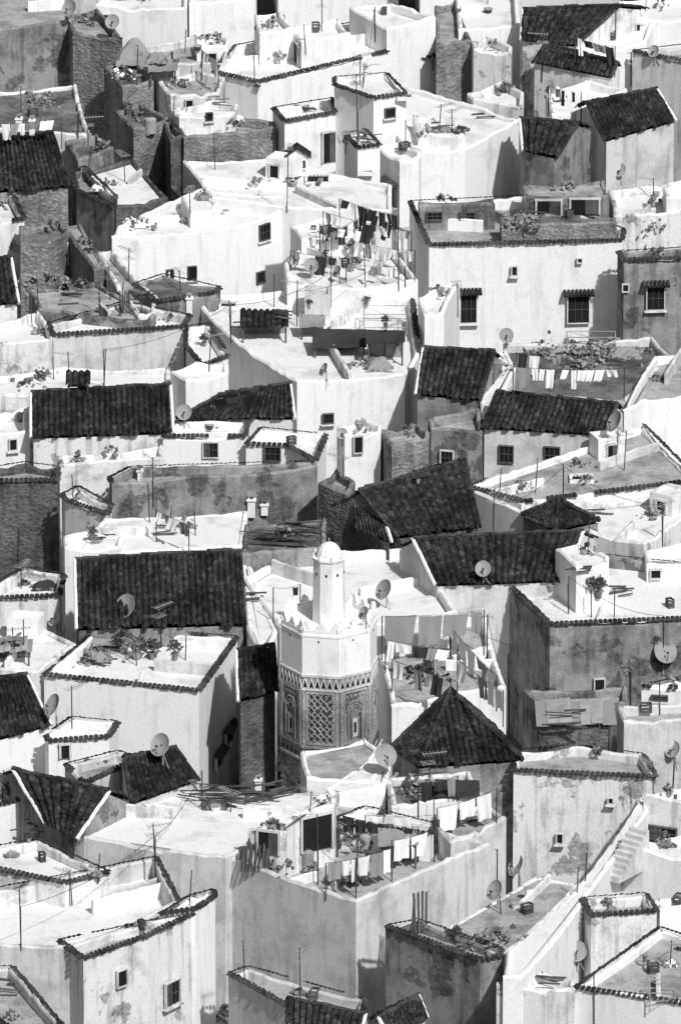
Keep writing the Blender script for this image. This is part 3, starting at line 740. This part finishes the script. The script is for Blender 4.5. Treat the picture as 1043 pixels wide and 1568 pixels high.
for q in[(487,1355,110),(545,1375,95),(665,1320,100),(780,1115,115),(910,1575,90),(870,940,45),(905,945,45),(940,945,45),(28,860,50),(140,240,40),(230,800,60),(155,470,45),(650,1050,60),(420,470,50),(1030,1200,60),(80,860,40),(300,820,40)]: antenna(*q,yagi=False)
laundry(490,385,560,395,'0012',1.6); laundry(495,370,625,400,'0012'); laundry(500,405,560,372,'0122'); laundry(540,415,635,430,'0001'); laundry(520,350,610,375,'0222'); laundry(570,372,630,400,'2212'); laundry(445,415,520,425,'0012',1.2); laundry(530,432,620,436,'0011',1.1,size=.8)
laundry(785,610,955,612,'0001'); laundry(590,1030,700,1045,'0112'); laundry(690,1010,760,1085,'0001',size=1.5); laundry(600,1060,690,1090,'012'); laundry(585,1010,740,1000,'1110',2.3,.95,2.0); laundry(790,575,860,580,'0112',1.3)
laundry(520,1300,640,1320,'0122'); laundry(500,1375,600,1350,'0011',size=1.3); laundry(600,1340,665,1320,'0001',size=1.2); laundry(420,950,460,945,'22'); laundry(560,1300,665,1300,'0011')
laundry(840,175,890,185,'0012'); laundry(310,120,335,135,'0011'); laundry(640,1250,700,1240,'0112'); laundry(0,235,95,225,'0011'); laundry(240,830,290,850,'0011'); laundry(670,1290,760,1260,'0001',size=1.2); laundry(880,100,940,115,'0122'); laundry(700,1060,770,1110,'0011',size=1.2)
for q in[(915,915,1.2),(905,905,.8),(210,1010,1.2),(235,1010,1.1),(268,1010,1),(190,1000,1.3),(45,1290,.6),(560,470,.7),(1005,990,.6),(395,140,.5),(640,740,.6)]: pot(*q)
planks(430,830,4,12); planks(350,1225,4,14,'scrap_timber'); planks(410,1218,3,8); planks(880,540,3,8); planks(390,500,2,5); planks(60,1270,2,4); planks(130,1010,3,8); planks(655,1210,3,9); planks(460,815,3,8); planks(870,1105,2,6)
leaning(645,1428,5); leaning(1000,1290,6,1.2); leaning(395,1335,9,1.5); leaning(195,480,4,1.2)
tarp(205,95,60,'C1',1.5); tarp(240,95,30,'C1',.9); tarp(70,900,40,'C2',.4); tarp(580,565,40,'C1',.7); tarp(215,345,45,'C0',.3); tarp(150,1010,40,'C1',.5); tarp(520,1345,35,'C1',.5); tarp(955,545,50,'C1',.5); tarp(855,545,40,'C1',.5); tarp(850,150,30,'C0',.7); tarp(330,1235,40,'WO',.3)
heap(900,545,130,n=220); heap(830,540,60,n=70); heap(140,1005,70,n=90); heap(640,1205,90,n=120); heap(560,560,50,n=40); heap(800,345,60,n=60); heap(210,345,40,n=40,mats=('C0','G')); heap(70,430,60,n=60,mats=('S','G')); heap(640,1035,60,n=60,mats=('C1','C2','WO')); heap(530,1345,60,n=60,mats=('C0','C1','WO')); heap(430,1330,50,n=40,mats=('WO','G')); heap(350,1550,60,n=80,mats=('S','MD','WO')); heap(760,1440,70,n=60,mats=('S','G')); heap(475,405,30,n=25); heap(1000,350,50,n=20);heap(550,1290,50,n=40,mats=('WO','C1')); heap(60,160,60,n=40,mats=('C1','S'));heap(110,440,60,n=40,mats=('S','G'));heap(50,590,40,n=20);heap(440,825,60,n=60); heap(190,118,40,n=40,mats=('C1','C0','WO')); heap(205,180,30,n=25,mats=('S','D'))
tank(230,205); tank(560,1300,.3,.6); tank(470,1325,.3,.6,'G')
for q in[(325,640),(30,200),(50,202),(70,198),(215,735),(480,370),(385,785),(405,782),(290,475),(270,110),(560,120),(395,1205)]: chimney(*q,hh=R.uniform(.3,.8),w=R.uniform(.25,.4))
for q in[(230,770,440,320),(455,500,610,440),(355,520,507,470),(862,770,1013,830),(755,830,862,770),(745,1000,780,1115),(690,1010,965,1080),(33,1450,240,1340),(487,1355,545,1375),(240,1340,310,1240),(665,1320,760,1360),(160,590,355,520),(548,225,575,60),(830,120,965,130),(120,210,265,130),(870,940,1015,1000)]: cable(*q)
# scattered household things on roofs inside the picture
for cen,zf,inn,ar,fl in HOUSES:
    if abs(cen.x)>19: continue
    for _ in range(5 if ar>25 else 2):
        a,c=R.choice(inn),R.choice(inn); p=lerp(lerp(a,c,.5),Vector((cen.x,cen.y,a.z)),R.uniform(.2,.8))
        u,v=proj(p)
        if 0<u<1043 and 0<v<1568 and not(425<u<585 and 820<v<1180) and not(110<u<330 and 1200<v<1300):
            q=R.random()
            if q<.14: crate(u,v,R.uniform(.4,.7))
            elif q<.3: antenna(u,v,R.uniform(30,55))
            elif q<.54: heap(u,v,26,n=16)
            elif q<.6: antenna(u,v,R.uniform(25,50),yagi=False)
            elif q<.68: planks(u,v,1.4,4)
            elif q<.72: tarp(u,v,20,R.choice(['C0','C1','C2']),.3)
            elif q<.76: pot(u,v,R.uniform(.5,.8))
# ---------------- light ----------------
EL,AZ=math.radians(46),math.radians(152)   # azimuth clockwise from +Y: behind the viewer, to the right
w=bpy.data.worlds.new("World"); SC.world=w; w.use_nodes=True; nt=w.node_tree
sk=nt.nodes.new('ShaderNodeTexSky'); sk.sky_type='NISHITA'; sk.sun_disc=False; sk.sun_elevation=EL; sk.sun_rotation=AZ; sk.dust_density=3
bw=nt.nodes.new('ShaderNodeRGBToBW'); nt.links.new(sk.outputs[0],bw.inputs[0]); nt.links.new(bw.outputs[0],nt.nodes['Background'].inputs[0]); nt.nodes['Background'].inputs[1].default_value=.07
s=bpy.data.lights.new('sun','SUN'); s.energy=3.8; s.angle=math.radians(1.5); so=bpy.data.objects.new('sun',s); COL.objects.link(so)
d=Vector((math.sin(AZ)*math.cos(EL),math.cos(AZ)*math.cos(EL),math.sin(EL))); so.rotation_euler=d.to_track_quat('Z','Y').to_euler(); so.location=(0,0,80)
cd=bpy.data.cameras.new('camera'); co=bpy.data.objects.new('camera',cd); COL.objects.link(co); co.location=CAM
co.rotation_euler=(math.radians(90)-TH,0,0); cd.sensor_width=36; cd.sensor_fit='AUTO'; cd.lens=36*F/1568; cd.clip_end=8000; cd.clip_start=10
SC.camera=co
SC.view_settings.view_transform='Standard'; SC.view_settings.look='None'; SC.view_settings.exposure=0
